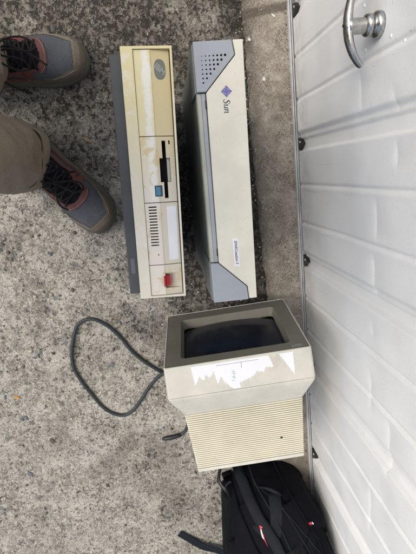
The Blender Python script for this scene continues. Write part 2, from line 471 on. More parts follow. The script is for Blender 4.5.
for i in range(260):
    x = random.uniform(-.6, 1.35)
    pebble(bm, x, random.uniform(.25, .345), .0006+.0014*random.random()**3, random.choices((0, 1, 2), (4, 1, 3))[0], .6, KZ)
o = mk('gravel', bm, [M['pebble_a'], M['pebble_b'], M['pebble_c']], smooth=True)
tag(o, 'small pale, brown and blue grey pebbles set in the worn concrete', 'gravel', kind='stuff')

# single bits one can point to
def single(name, label, cat, mat, x, y, r, rz=0, k=1.6, zb=0, group=None, h=.0012):
    bm = NB(); n = 11; P = []
    for i in range(n):
        t = 2*math.pi*i/n; q = r*(1+random.uniform(-.25, .25)); P.append((math.cos(t)*q*k, math.sin(t)*q/k))
    prism(bm, P, -.001, lambda a, b: h*(1-.3*(abs(a)/r)))
    o = mk(name, bm, mat, loc=(x, y, zb), rot=(0, 0, rz)); tag(o, label, cat, group); return o
single('paint_fleck', 'white oval paint fleck on the concrete strip, beside the blue logo of the slim computer', 'paint fleck', M['chip'], -.2058, .2794, .0045, 0, 1.15, KZ, 'paint flecks on the concrete strip')
single('paint_fleck', 'thin white curved paint fleck near the top end of the concrete strip', 'paint fleck', M['chip'], -.345, .312, .0034, .9, 1.6, KZ, 'paint flecks on the concrete strip')
single('paint_fleck', 'small white paint fleck at the crumbled edge of the concrete strip, above the slim computer', 'paint fleck', M['chip'], -.2965, .2495, .003, .4, 1.1, KZ, 'paint flecks on the concrete strip')
single('stone', 'flat dark grey stone set in the concrete inside the cable loop', 'stone', M['pebble_b'], .5, -.205, .0065, .2, 1.0, .0, h=.002)
for lab, x, y, r, m in (('blue grey stone in the pale concrete at the left edge, nearest the orange leaf', .626, -.466, .006, 'pebble_b'),
                        ('largest blue grey stone in the pale concrete near the bottom left corner', .8087, -.491, .0085, 'pebble_b'),
                        ('elongated dark stone in the pale concrete left below the cable loop', .712, -.408, .0075, 'pebble_c')):
    single('stone', lab, 'stone', M[m], x, y, r, .5, 1.3, 0, h=.002)
single('leaf', 'small orange dry leaf on the pale concrete at the left edge', 'leaf', M['orange_leaf'], .5576, -.4768, .0055, 1.3, 1.45, .001)
single('leaf', 'pale dry leaf scrap between the two shoes', 'leaf', M['leaf'], -.105, -.172, .007, .9, 1.6, .001)
single('leaf', 'dry leaf scrap beside the toe of the outward turned shoe, on its door side', 'leaf', M['leaf'], -.145, -.085, .006, .3, 1.6, .001)
single('leaf', 'tiny ochre leaf left of the shoe with the bow, near its toe', 'leaf', M['leaf'], .0, -.33, .006, .2, 1.6, .001)

# ------------------------------------------------------------------ garage door
DY = .353
gd = empty('garage_door', (.05, DY, .03)); tag(gd, 'dented white ribbed steel garage door standing on an aluminium threshold', 'garage door')
PER = .3035; CH = -.045
def prof(x):
    t = (x-CH+PER/2) % PER - PER/2
    d = 0
    if -.030 < t <= .0205:
        if t < -.012: d = .0065*sstep((t+.030)/.012)
        elif t < .0165: d = .0065+.0045*sstep((t+.012)/.006)
        else: d = .011*(1-sstep((t-.0165)/.004))
    for g in (.1025, -.1035):
        q = abs(t-g)
        if q < .0062: d += .0032*(1-sstep(q/.0062))
        q2 = abs(t-g-.010)
        if q2 < .005: d -= .0006*(1-q2/.005)
    return d
CR = [(-.105, -.052, .480, .0040), (-.028, .03, .488, .0055), (.064, .148, .428, .0045), (.16, .262, .417, .0045), (-.145, -.066, .376, .0040), (.222, .247, .459, .003),
      (.288, .338, .409, .004), (.40, .50, .40, .004), (.37, .385, .45, .003), (-.24, -.2, .35, .0015), (.46, .60, .47, .005), (.66, .80, .40, .004), (.345, .375, .34, .0025)]
def dent(x, z):
    d = 0
    for a, b, z0, A in CR:
        w = sstep((x-a)/.03)*sstep((b-x)/.018); A = A*.40
        if w <= 0: continue
        zz = z-(z0+.004*math.sin((x-a)*35))
        d += w*A*(math.exp(-zz/.022) if zz > 0 else math.exp(zz/.009))
    d += .0045*nz(x, z, 1, 4)*sstep((z-.12)/.2)+.0012*nz(x, z, 7, 14)
    return d
xa = [-1.17]
while xa[-1] < 1.27:
    xa.append(xa[-1]+(.0028 if -.46 < xa[-1] < 1.12 else .012))
za = [.030]
while za[-1] < 2.1: za.append(za[-1]+(.0045 if za[-1] < .32 else .0020 if za[-1] < .51 else .006 if za[-1] < .62 else .05))
bm = NB(); g = []
for z in za:
    g.append([bm.verts.new((x-.05, prof(x)+dent(x, z), z-.03)) for x in xa])
for a, b in zip(g, g[1:]):
    for k in range(len(xa)-1): bm.faces.new((a[k], a[k+1], b[k+1], b[k]))
# returned lower lip: 25 mm deep
lip = [bm.verts.new((v.co.x, .030, 0)) for v in g[0]]
for k in range(len(xa)-1): bm.faces.new((g[0][k], lip[k], lip[k+1], g[0][k+1]))
o = mk('door_panel', bm, M['door'], gd, smooth=True)
bm = NB(); box(bm, (xa[0]-.05, .0305, .0), (xa[-1]-.05, .040, 2.07)); mk('inner_frame', bm, M['steel'], gd)
# dark gussets at the foot of every channel, each with a rivet
for k in range(-2, 5):
    xc = CH+PER*k
    if not -1 < xc < 1.2: continue
    bm = NB()
    P = [(-.014, 0), (.0165, 0), (.0165, .006), (.002, .030), (-.010, .017)]
    v0 = [bm.verts.new((xc-.05+a, .0015, -.004+b)) for a, b in P]; v1 = [bm.verts.new((xc-.05+a, .0100, -.004+b)) for a, b in P]
    bm.faces.new(v0); bm.faces.new(v1)
    for i in range(5): bm.faces.new((v0[i], v0[(i+1) % 5], v1[(i+1) % 5], v1[i]))
    br = mk('end_gusset', bm, M['black'], gd, .0006)
    bm = NB(); lathe(bm, [(.0028, 0), (.0028, -.0006), (.0018, -.0018), (0, -.0022)], (xc-.05-.002, .0014, .010), 'Y', 16)
    mk('rivet', bm, M['alu'], br, smooth=True)
# bolt heads round the handle
HX, HZ = -.1865-.05, .4445-.03
for x, z in ((-.2287, .3941), (-.1615, .4761), (-.1632, .3999), (-.1468, .505)):
    yy = prof(x)+dent(x, z)
    bm = NB(); lathe(bm, [(.0036, .001), (.0030, -.0003), (.0020, -.0010), (0, -.0013)], (x-.05, yy, z-.03), 'Y', 16); mk('bolt', bm, M['door'], gd, smooth=True)
# T handle: bowed grip, stem and stepped rosette
ys = prof(-.1865)+dent(-.1865, .4445)
bm = NB()
pts = [(-.066, .026, -.003), (-.056, .016, -.003), (-.040, .006, -.001), (-.018, .0, .0), (0, -.001, 0), (.018, .0, .0), (.036, .006, -.001), (.050, .0155, -.003), (.053, .020, -.004)]
pts = catmull(pts, 7)
rad = [.0098*(1-.30*min(1, abs(p.x)/.055)) if p.x < .0545 else .0045 for p in pts]
tube(bm, [Vector((HX, -.0480+ys, HZ))+p for p in pts], rad, 18, .72, up=(0, 1, 0))
hd = mk('handle', bm, M['chrome'], gd, smooth=True); hd['label'] = 'worn chrome T shaped pull handle'
bm = NB(); lathe(bm, [(.0125, -.050), (.0112, -.046), (.0112, -.020), (.0125, -.012)], (HX, ys, HZ), 'Y', 32); mk('stem', bm, M['chrome'], hd, smooth=True)
bm = NB(); lathe(bm, [(r*.92, h*1.0) for r, h in [(0, -.0245), (.0120, -.0245), (.0162, -.0225), (.0174, -.0185), (.0172, -.0155), (.0125, -.0135), (.0125, -.0115), (.0172, -.0095), (.0198, -.0070), (.0205, -.0040), (.0200, .0005), (0, .0005)]], (HX, ys, HZ), 'Y', 48)
mk('rosette', bm, M['chrome'], hd, smooth=True)
bm = NB(); cyl(bm, (HX-.002, ys-.0570, HZ), .0022, .004, 'Y', 16); mk('grub_screw', bm, M['black'], hd)

# threshold: two aluminium ribs on a base, scuffed
bm = NB()
box(bm, (-1.2, .3465, KZ-.004), (1.3, .3720, KZ+.0045))
box(bm, (-1.2, .3462, KZ+.0045), (1.3, .3486, KZ+.0130))
box(bm, (-1.2, .3508, KZ+.0045), (1.3, .3524, KZ+.0165))
o = mk('threshold_strip', bm, M['alu'], bevel=.0005); tag(o, 'long scuffed aluminium threshold strip under the white garage door', 'threshold strip')

# garage the door belongs to
gb = empty('garage_building', (0, .395, 0)); tag(gb, 'rendered garage wall around the white ribbed door', 'garage')
def part(name, lo, hi, m):
    bm = NB(); box(bm, lo, hi); return mk(name, bm, M[m], gb)
part('side_wall', (-3.0, .0, -.05), (-1.19, .25, 2.7), 'render_wall')
part('side_wall', (1.29, .0, -.05), (3.2, .25, 2.7), 'render_wall')
part('lintel', (-1.19, .0, 2.11), (1.29, .25, 2.7), 'render_wall')
part('side_wall', (-3.0, .252, -.05), (-2.8, 5, 2.7), 'render_wall')
part('side_wall', (3.0, .252, -.05), (3.2, 5, 2.7), 'render_wall')
part('back_wall', (-2.798, 4.8, -.05), (2.998, 5, 2.7), 'render_wall')
part('roof', (-3.1, -.1, 2.702), (3.3, 5.1, 2.85), 'render_wall')

# ------------------------------------------------------------------ yellowed desktop computer (stands on its back, front up)
pc = empty('desktop_computer', (-.1988, -.0402, 0), (0, 0, -.057))
tag(pc, 'yellowed cream desktop computer with floppy slot and red switch, nearest the shoes', 'computer')
Z = .3931
bm = NB(); box(bm, (.006, -.018, .0), (.400, .078, .352)); mk('case', bm, M['steel'], pc, .002)
bm = NB(); ring(bm, (0, 0, .406, .080), (.0040, .0190, .4025, .0765), .352, Z); mk('front_bezel', bm, M['bezel'], pc, .0008)
bm = NB(); box(bm, (.0082, -.0185, .345), (.3985, -.0005, .3815)); bs = mk('base_strip', bm, M['strip'], pc, .0012); bs['label'] = 'dark grey base strip down the long side'
bm = NB(); box(bm, (.335, -.013, .3815), (.362, -.006, .3818)); mk('embossed_plate', bm, plastic('dull grey plate', (.12, .13, .14), .5, .1, .1), bs)
def tile(x0, x1, name='front_tile'):
    bm = NB()
    P = [(.0196, .360), (.0196, .3900), (.0436, .3905), (.0440, .3914), (.0452, .3914), (.0458, .3896), (.0750, .3845), (.0756, .360)]
    a = [bm.verts.new((x0, y, z)) for y, z in P]; b = [bm.verts.new((x1, y, z)) for y, z in P]
    bm.faces.new(a); bm.faces.new(b)
    for i in range(len(P)): bm.faces.new((a[i], a[(i+1) % len(P)], b[(i+1) % len(P)], b[i]))
    return mk(name, bm, M['tile'], pc)
tz = lambda y: .3896-(y-.0458)*.1747      # height of the sloping half
t1 = tile(.0048, .1326, 'blank_cover')
t2 = tile(.1338, .2394, 'floppy_drive')
t3 = tile(.2406, .3468, 'vent_panel')
t4 = tile(.3480, .4018, 'switch_panel')
bm = NB(); box(bm, (.0042, .0192, .353), (.4023, .0763, .3595)); mk('backing_plate', bm, M['void'], pc)
bm = NB()
prism(bm, [(.1400, .0545), (.1677, .0545), (.1677, .0492), (.2069, .0492), (.2069, .0545), (.2335, .0545), (.2335, .0606), (.2069, .0606), (.2069, .0668), (.1677, .0668), (.1677, .0606), (.1400, .0606)], .355, .40)
cut(t2, bm)
bm = NB(); box(bm, (.2118, .0385, .3800), (.2300, .0512, .40)); box(bm, (.1400, .0656, .37), (.1462, .0680, .40)); cut(t2, bm)
bm = NB(); box(bm, (.1680, .0612, .3654), (.2066, .0664, .3800)); mk('slot_lip', bm, M['sun_side'], t2, .0005)
bm = NB(); box(bm, (.1396, .0480, .3601), (.2340, .0670, .3653)); mk('disk_slot', bm, M['void'], t2)
bm = NB(); box(bm, (.2135, .0400, .3805), (.2283, .0480, .3925)); box(bm, (.2135, .0481, .3805), (.2283, .0497, .3880)); mk('eject_button', bm, M['blue'], t2, .0006)
bm = NB()
for k in range(14):
    x = .2472+.00502*k; box(bm, (x-.0011, .0256, .370), (x+.0011, .0390, .40))
box(bm, (.3280, .0362, .38), (.3308, .0378, .40))
cut(t3, bm)
bm = NB(); box(bm, (.2440, .0235, .3601), (.3335, .0410, .3690)); mk('vent_cavity', bm, M['void'], t3)
# white sticker on the sloping half
bm = NB(); prism(bm, [(.2475, .0560), (.2466, .0722), (.3392, .0716), (.3400, .0552)], lambda x, y: tz(y)-.0004, lambda x, y: tz(y)+.0003); mk('sticker', bm, M['white'], t3)
for k in range(9):   # faint dotted embossing next to the vents
    pass
# switch recess and red paddle
bm = NB(); prism(bm, [(.3630, .0462), (.3630, .0735), (.3905, .0735), (.3905, .0462)], .3760, .40); cut(t4, bm)
bm = NB(); prism(bm, [(.3630, .0560), (.3630, .0735), (.3905, .0735), (.3905, .0560)], .3755, lambda x, y: .3762+(y-.056)*.48); mk('switch_recess', bm, M['tile'], t4)
bm = NB(); box(bm, (.3672, .0432, .3762), (.3865, .0462, .3955)); box(bm, (.3682, .0462, .3762), (.3855, .0548, .3895)); mk('power_switch', bm, M['red'], t4, .0007)
# oval badge with diagonal lettering
bm = NB(); n = 36; P = []
for i in range(n):
    t = 2*math.pi*i/n; ex = lambda c: abs(c)**.8*(1 if c > 0 else -1)
    P.append((.0328+.0148*ex(math.cos(t)), .0594+.0089*ex(math.sin(t))))
prism(bm, P, lambda x, y: tz(y)-.0005, lambda x, y: tz(y)+.0006); bd = mk('badge', bm, M['ibm_badge'], t1)
text('IBM', 'badge_lettering', M['badge_ink'], bd, (.0328, .0594, tz(.0594)+.0008), (-.173, 0, R(50)), .0122, .0001, .0003, zf=True)

# ------------------------------------------------------------------ slim workstation
ws = empty('desktop_computer', (-.1913, .0705, 0), (0, 0, -.018))
tag(ws, 'slim cream workstation computer with grey slanted corners, standing on its back beside the concrete strip', 'computer')
Z = .416
bm = NB(); box(bm, (.005, .0020, .0), (.411, .0745, .385)); cs = mk('case', bm, M['sun_case'], ws, .003)
bm = NB(); box(bm, (.0005, .0010, .3852), (.4150, .0760, .4000)); mk('bezel_backing', bm, M['sun_side'], ws, .001)
# cream centre
bm = NB()
prism(bm, [(.0004, .0614), (.0216, .0646), (.0736, .0150), (.3448, .0144), (.3912, .0618), (.4138, .0636), (.4138, .0770), (.0004, .0772)], .4001, Z)
cp = mk('cream_panel', bm, M['sun_cream'], ws, .0012)
# blue grey corner pieces
bm = NB(); prism(bm, [(.0002, .0002), (.0002, .0598), (.0214, .0630), (.0722, .0146), (.0716, .0006)], .4001, Z-.0004); ca = mk('grille_corner', bm, M['sun_grey'], ws, .001)
bm = NB(); prism(bm, [(.3452, -.0002), (.3456, .0132), (.3916, .0602), (.4154, .0624), (.4154, .0006)], .4001, Z-.0004); mk('plain_corner', bm, M['sun_grey'], ws, .001)
bm = NB()
for r in range(7):
    for c in range(7-r):
        cyl(bm, (.0212+.00628*r, .0119+.00610*c, .404), .0007+.00022*c+.00012*r, .02, 'Z', 12)
cut(ca, bm)
bm = NB(); box(bm, (.017, .009, .4002), (.0600, .0500, .4036)); mk('grille_cavity', bm, M['void'], ca)
# corner faces down the side in the shade-darkened case colour, and the stepped strip between them
bm = NB(); box(bm, (.0735, .0070, .4001), (.3440, .0138, .4120)); mk('inner_strip', bm, M['sun_grey'], ws, .0012)
bm = NB(); prism(bm, [(.0730, .0012), (.0730, .0068), (.3444, .0068), (.3444, .0012)], .4001, lambda x, y: .4062+(y-.0012)*.7); mk('outer_strip', bm, M['sun_side'], ws, .0006)
for x in (.0904, .3270):
    bm = NB(); box(bm, (x-.0062, .0124, .4100), (x+.0062, .0143, .4136)); mk('latch_slot', bm, M['black'], ws)
bm = NB(); box(bm, (.0005, -.0012, .300), (.0716, .0018, .4000)); mk('corner_side', bm, M['sun_case'], ws, .0008)
bm = NB(); box(bm, (.3452, -.0012, .300), (.4150, .0018, .4000)); mk('corner_side', bm, M['sun_case'], ws, .0008)
# diamond emblem made of nested hairpin strokes
bm = NB(); hs = .00615
def dm(px, py, a): px, py = px*hs, py*hs; a += math.pi/4; return (.0733+px*math.cos(a)-py*math.sin(a), .0467+px*math.sin(a)+py*math.cos(a))
prism(bm, [dm(x, y, 0) for x, y in ((-1, -1), (1, -1), (1, 1), (-1, 1))], Z-.0004, Z+.00012, 1)
for k in range(4):
    a = k*math.pi/2
    for P in ([(.03, .99), (.03, .03), (.485, .03), (.485, .72), (.30, .72), (.30, .22), (.215, .22), (.215, .99)],
              [(.545, .28), (.545, .99), (1.0, .99), (1.0, .03), (.815, .03), (.815, .78), (.73, .78), (.73, .28)]):
        prism(bm, [dm(px, py, a) for px, py in P], Z-.0003, Z+.0003)
mk('emblem', bm, [M['purple'], plastic('pale violet print', (.36, .35, .52), .5, .05, 0, spots=False)], cp)
# italic serif lettering of the maker
SUN = [
    [(.62, .86, .05), (.50, 1.0, .07), (.30, .98, .12), (.18, .82, .16), (.30, .62, .18), (.44, .46, .18), (.50, .24, .16), (.36, .04, .12), (.14, .0, .08), (.0, .16, .05)],
    [(.64, 1.0, .05), (.60, .72, .05)], [(.0, .32, .05), (-.04, .0, .05)],
    [(.72, .62, .05), (.84, .68, .09), (.86, .60, .14), (.80, .24, .14), (.84, .04, .12), (1.00, .06, .07), (1.18, .34, .05)],
    [(1.30, .68, .14), (1.20, .16, .14), (1.24, .02, .11), (1.36, .10, .05)],
    [(1.46, .60, .05), (1.58, .68, .09), (1.58, .54, .14), (1.48, .02, .13)],
    [(1.54, .30, .05), (1.76, .64, .07), (1.90, .68, .10), (1.94, .56, .14), (1.86, .14, .14), (1.92, .02, .10), (2.04, .10, .05)]]
bm = NB(); ribbons(bm, SUN, (.0852, .0412), 0, Z, .0098, .0003); mk('lettering', bm, M['ink'], cp)
bm = NB(); prism(bm, [(.3050, .0404), (.3052, .0498), (.3540, .0504), (.3538, .0409)], Z-.0004, Z+.0004); st = mk('name_sticker', bm, M['white'], cp)
text('SPARCstation 5', 'sticker_lettering', M['ink'], st, (.3295, .0455, Z+.0005), (0, 0, .012), .0068, .0001, .00010, .15, .93)

# ------------------------------------------------------------------ monitor
mo = empty('monitor', (.3521, .1245, .0641)); tag(mo, 'boxy picture tube monitor with taupe bezel and torn white label on top', 'monitor')
mo.rotation_mode = 'QUATERNION'
MR = Matrix(((.9931, -.0465, .1079), (.0531, .9968, -.0589), (-.1049, .0642, .9924)))
mo.rotation_quaternion = MR.to_quaternion()
W = .156; H = .2573
def rloop(x, zb, zt, hw, r, n=5, hb=None):
    """rounded rectangle in the local y-z plane"""
    hb = hw if hb is None else hb; P = []
    for (cy, cz, a0) in ((hw-r, zt-r, 0), (-hw+r, zt-r, 90), (-hb+r, zb+r, 180), (hb-r, zb+r, 270)):
        for k in range(n+1):
            a = R(a0+90*k/n); P.append((x, cy+r*math.cos(a), cz+r*math.sin(a)))
    return P
def loft(bm, loops, cap0=True, cap1=True):
    rows = [[bm.verts.new(p) for p in l] for l in loops]; n = len(rows[0])
    for a, b in zip(rows, rows[1:]):
        for k in range(n): bm.faces.new((a[k], a[(k+1) % n], b[(k+1) % n], b[k]))
    if cap0: bm.faces.new(rows[0])
    if cap1: bm.faces.new(rows[-1])
# front shell: rim, outside, turned inwards to hold the bezel
bm = NB()
loft(bm, [rloop(.012, .006, H-.006, W-.006, .004), rloop(.0012, .0035, H-.0035, W-.0035, .005), rloop(0, .0022, H-.0022, W-.0022, .006), rloop(.0015, .0006, H-.0006, W-.0006, .006), rloop(.004, 0, H, W, .006),
          rloop(.0680, -.006, .2672, .1588, .008), rloop(.0690, -.005, .2660, .1580, .008)], False, True)
fs = mk('front_shell', bm, M['mon'], mo, smooth=True)
m2 = fs.modifiers.new('e', 'EDGE_SPLIT'); m2.split_angle = R(32)
# torn label lies on the front shell top
sh = lambda x, y: .2573+.0099*(x-.004)/.064
lab = [(.0045, -.0987), (.0474, -.0965), (.028, -.0844), (.0389, -.0769), (.0269, -.0708), (.0331, -.0608), (.02, -.054), (.0502, -.048), (.0353, -.0398), (.055, -.0273), (.0648, -.0194), (.0665, -.0014), (.0545, -.0027), (.0434, .0293), (.0347, .0353), (.0373, .0515), (.0283, .0556), (.031, .0724), (.0047, .0644)]
def tear(P, amp=.0016):
    out = []
    for i, a in enumerate(P):
        b = P[(i+1) % len(P)]; out.append(a)
        L = math.dist(a, b); k = int(L/.0028)
        edge = a[0] < .006 and b[0] < .006
        for j in range(1, k):
            t = j/k; q = (a[0]+(b[0]-a[0])*t, a[1]+(b[1]-a[1])*t)
            sp = (-.0008 if j % 2 else .0020)*random.uniform(.2, 1.1)*amp/.0016
            out.append(q if edge else (q[0]+sp, q[1]+random.uniform(-.0006, .0006)))
    return out
bm = NB(); prism(bm, tear(lab), lambda x, y: sh(x, y)-.0005, lambda x, y: sh(x, y)+.0004)
prism(bm, tear([(.0047, .0858), (.022, .096), (.0562, .1149), (.0047, .116)]), lambda x, y: sh(x, y)-.0005, lambda x, y: sh(x, y)+.0004)
lb = mk('torn_label', bm, M['paper'], fs)
bm = NB(); random.seed(21); lab2 = []
for a, b in zip(lab, lab[1:]):
    n2 = max(1, int(abs(b[1]-a[1])/.0045))
    for j in range(n2):
        t = j/n2; x, y = a[0]+(b[0]-a[0])*t, a[1]+(b[1]-a[1])*t
        lab2.append((max(x, .0052)+(random.uniform(.004, .014) if j % 2 else -.002), y))
prism(bm, [(.0052, -.0995)]+[p for p in lab2 if p[0] < .0665]+[(.0052, .070)], lambda x, y: sh(x, y)-.0005, lambda x, y: sh(x, y)+.00015)
mk('paper_fibres', bm, M['fibre'], fs)
bm = NB(); prism(bm, tear([(.0047, .060), (.0047, .084), (.026, .090), (.036, .076), (.044, .056), (.048, .034), (.040, .040), (.033, .060)], .002), lambda x, y: sh(x, y)-.0005, lambda x, y: sh(x, y)+.0002); mk('glue_residue', bm, M['residue'], fs)
bm = NB()
for a, b, w in (((.0097, -.0464), (.0101, .0427), .0006), ((.0100, .006), (.0225, .0057), .0007)):
    strap(bm, [(a[0], a[1], sh(*a)+.0004), (b[0], b[1], sh(*b)+.0004)], w, .0002)
mk('printed_rule', bm, M['strip'], lb)
bm = NB()
for x, y in ((.028, -.0128), (.032, -.012), (.0385, -.0135), (.0415, -.0125), (.0475, -.0150)):
    strap(bm, [(x, y-.0032, sh(x, y)+.0004), (x+.001, y+.0034, sh(x, y)+.0004)], .0016, .0002)
strap(bm, [(.024, -.012, sh(.024, 0)+.0004), (.045, -.012, sh(.045, 0)+.0004)], .0009, .0002)
mk('printed_text', bm, M['teal'], lb)
# bezel with sloping opening
o0 = rloop(.0008, .0062, H-.0062, W-.0062, .004, 5)
def opening(x, g=0):
    return rloop(x, .0395+g, .2262-g, .1195-g, .010, 5)
bm = NB(); loft(bm, [rloop(.008, .0042, H-.0042, W-.0042, .004), rloop(.0006, .0042, H-.0042, W-.0042, .004), opening(.0006), opening(.0030, .0006), opening(.018, .0045), opening(.020, .0050), opening(.024, .0050)], False, False)
bz = mk('bezel', bm, M['mon_bezel'], fs, smooth=True); m2 = bz.modifiers.new('e', 'EDGE_SPLIT'); m2.split_angle = R(30)
text('IBM', 'bezel_logo', plastic('pale green print', (.27, .33, .28), .5, .2, .2), bz, (.0003, .1285, .2425), (R(90), 0, R(-90)), .0145, .0001, .0003, .0, 1.0)
# picture tube: bulged, with bowed edges
bm = NB(); n = 30; rows = []
hw, hh = .1185, .0925; cz = .1325
for j in range(n+1):
    row = []
    for i in range(n+1):
        u = -1+2*i/n; v = -1+2*j/n
        y = u*hw*(1-.035*v*v); z = cz+v*hh*(1-.060*u*u)
        row.append(bm.verts.new((.0125+.012*(u*u*.8+v*v*.6), y, z)))
    rows.append(row)
for a, b in zip(rows, rows[1:]):
    for k in range(n): bm.faces.new((a[k], a[k+1], b[k+1], b[k]))
mk('screen', bm, M['glass'], fs, smooth=True)
bm = NB(); loft(bm, [rloop(.036, .02, .245, .135, .01), rloop(.037, .02, .245, .135, .01)]); mk('screen_surround', bm, M['void'], fs)
# rear shell: sloping shoulder then the ribbed hood
bm = NB()
loft(bm, [rloop(.0698, -.0052, .2662, .1580, .008), rloop(.0712, -.0058, .2666, .1588, .008), rloop(.0790, -.005, .2650, .1580, .009), rloop(.1315, .008, .2446, .1345, .007), rloop(.1325, .008, .2442, .1325, .007)], True, True)
rs = mk('rear_shell', bm, M['mon'], mo, smooth=True); m2 = rs.modifiers.new('e', 'EDGE_SPLIT'); m2.split_angle = R(32)
for y, x in ((-.118, .0985), (.118, .0985)):
    zt = .2650-(x-.079)*.0204/.0525
    bm = NB(); lathe(bm, [(.0042, -.002), (.0042, .0010), (.0034, .0012), (.0030, .0004), (0, .0003)], (0, 0, 0), 'Z', 24)
    mk('screw_cap', bm, M['mon'], rs, smooth=True, loc=(x, y, zt-.0004), rot=(0, R(21), 0))
# ribbed hood: fins standing on a core whose dark colour paints the shade between them
bm = NB()
loft(bm, [rloop(.1326, .012, .2395, .1285, .004), rloop(.2900, .030, .2385, .1225, .004)])
core = mk('hood_core', bm, plastic('shaded rib gap plastic', (.085, .062, .038), .6, .15, .3), rs)
nf = 27; x0 = .1345; pitch = (.2890-x0)/nf
hoods = []
for k in range(nf+1):
    x = x0+pitch*k; t = k/nf
    hw = .1325-.0060*t; zt = .2442; zb = .010+.018*t
    bm = NB(); w = .0030 if k < nf else .0085
    loft(bm, [rloop(x, zb, zt, hw, .004, 3), rloop(x+w, zb, zt+(.0006 if k == nf else 0), hw-.0002, .004, 3)])
    if k < nf: hoods.append(bm)
    else: mk('rear_lip', bm, M['mon'], rs, .0012)
big = NB()
for b in hoods:
    me = bpy.data.meshes.new('tmp'); b.to_mesh(me); b.free(); big.from_mesh(me); bpy.data.meshes.remove(me)
vh = mk('vent_hood', big, M['rib'], rs, .0007, seg=1)
bm = NB(); box(bm, (.2320, .0740, .2415), (.2362, .0790, .2448)); mk('broken_rib', bm, M['black'], vh)
# stand down to the ground (world upright)
bm = NB()
Mi = mo.rotation_quaternion.to_matrix().to_4x4(); Mi.translation = mo.location; Mi = Mi.inverted()
rows = []
for (z, rx, ry) in ((.0105, .095, .105), (.018, .095, .105), (.024, .080, .090), (.085, .060, .070)):
    rows.append([Mi @ Vector((.53+rx*math.cos(2*math.pi*k/40), .125+ry*math.sin(2*math.pi*k/40), z)) for k in range(40)])
loft(bm, rows); mk('stand', bm, M['mon'], mo, .001)
bm = NB(); loft(bm, [[Mi @ Vector((.53+.09*math.cos(2*math.pi*k/40), .125+.1*math.sin(2*math.pi*k/40), z)) for k in range(40)] for z in (-.002, .0104)]); mk('stand_pad', bm, M['black'], mo)
# socket at the back towards the door side
# ------------------------------------------------------------------ cable
z = .0042
cp_ = [(.600, .03, .030), (.565, -.02, z+.004), (.5435, -.066, z), (.528, -.085, z), (.508, -.107, z), (.470, -.140, z), (.425, -.165, z), (.385, -.195, z), (.357, -.235, z), (.365, -.272, z), (.395, -.290, z), (.445, -.305, z), (.490, -.308, z), (.530, -.296, z),
       (.575, -.275, z), (.622, -.250, z), (.650, -.222, z), (.660, -.190, z), (.645, -.162, z), (.615, -.135, z), (.585, -.112, z), (.552, -.078, z+.002), (.547, -.052, z+.009), (.610, -.010, z), (.685, -.002, z), (.738, -.022, z), (.752, -.04, z)]
cp_ = [Vector(p)+Vector((nz(i, 1)*.003, nz(i, 5)*.003, 0)) for i, p in enumerate(cp_)]
bm = NB(); tube(bm, catmull(cp_, 8), .0046, 12)
o = mk('power_cable', bm, M['cable'], smooth=True); tag(o, 'dark grey power cable lying in a loop on the ground left of the monitor', 'cable')
bm = NB(); P = [Vector((.752, -.036, z+.001)), Vector((.753, -.050, z+.001)), Vector((.755, -.062, z+.002)), Vector((.756, -.085, z+.001)), Vector((.756, -.094, z+.001))]
tube(bm, P, [.0050, .0065, .0070, .0062, .0035], 12); pl = mk('plug', bm, M['black'], o, smooth=True)

# ------------------------------------------------------------------ backpack
bp = empty('backpack', (1.185, .205, 0)); tag(bp, 'black nylon backpack with straps and a red tag, slumped against the white door', 'backpack')
BX, BY = 1.185, .205
def outline(a):
    """plan outline radius pieces, superellipse"""
    c, s = math.cos(a), math.sin(a)
    rx = .292; ry = .140
    e = 3.3
    return (rx*abs(c)**(2/e)*(1 if c > 0 else -1), ry*abs(s)**(2/e)*(1 if s > 0 else -1))
bm = NB(); rows = []
na, nb = 120, 36
def bodyp(a, t):
    ox, oy = outline(a)
    # t 0 ground rim -> 1 top
    ph = t*math.pi/2
    k = math.cos(ph)**.38 if t < 1 else 0
    ztop = .295+.055*max(-1, min(1, oy*k/.13))-.09*max(0, -ox*k/.30)+.05*max(0, ox*k/.30)+.085*sstep((ox*k+.20)/.2)*max(0, oy*k/.13)
    z = ztop*math.sin(ph)**.9
    bulge = 1+.05*math.sin(ph*2)
    x = ox*k*bulge; y = oy*k*bulge
    w = .009*nz(x, y, z, 9)+.010*(abs(nz(x, y*1.6, z, 15))*2-.6)+.003*nz(x, y, z, 45)
    y = min(y+w, .141); return Vector((x+w, y, max(0.0, z+w*1.6*(1 if t > .04 else 0))))
for j in range(nb+1):
    rows.append([bm.verts.new(bodyp(2*math.pi*i/na, j/nb)) for i in range(na)] if j < nb else None)
for a, b in zip(rows[:-1], rows[1:-1]):
    for k in range(na): bm.faces.new((a[k], a[(k+1) % na], b[(k+1) % na], b[k]))
bm.faces.new(rows[0])
top = bm.verts.new(sum((v.co for v in rows[-2]), Vector())/na)
for k in range(na): bm.faces.new((rows[-2][k], rows[-2][(k+1) % na], top))
from mathutils.bvhtree import BVHTree
bmesh.ops.recalc_face_normals(bm, faces=bm.faces)
tree = BVHTree.FromBMesh(bm)
body = mk('main_body', bm, M['nylon'], bp, smooth=True)
def drop(x, y, off=.001):
    """point on the pack surface under world (x, y), in pack coordinates"""
    h = tree.ray_cast(Vector((x-BX, y-BY, 1)), Vector((0, 0, -1)))
    if h[0] is None: return Vector((x-BX, y-BY, .006)), Vector((0, 0, 1))
    n = h[1] if h[1].z > 0 else -h[1]
    return h[0]+n*off, n
def surf(pts, off=.001, n=8):
    c = catmull([(x, y, 0) for x, y in pts], n); return [drop(p.x, p.y, off) for p in c]
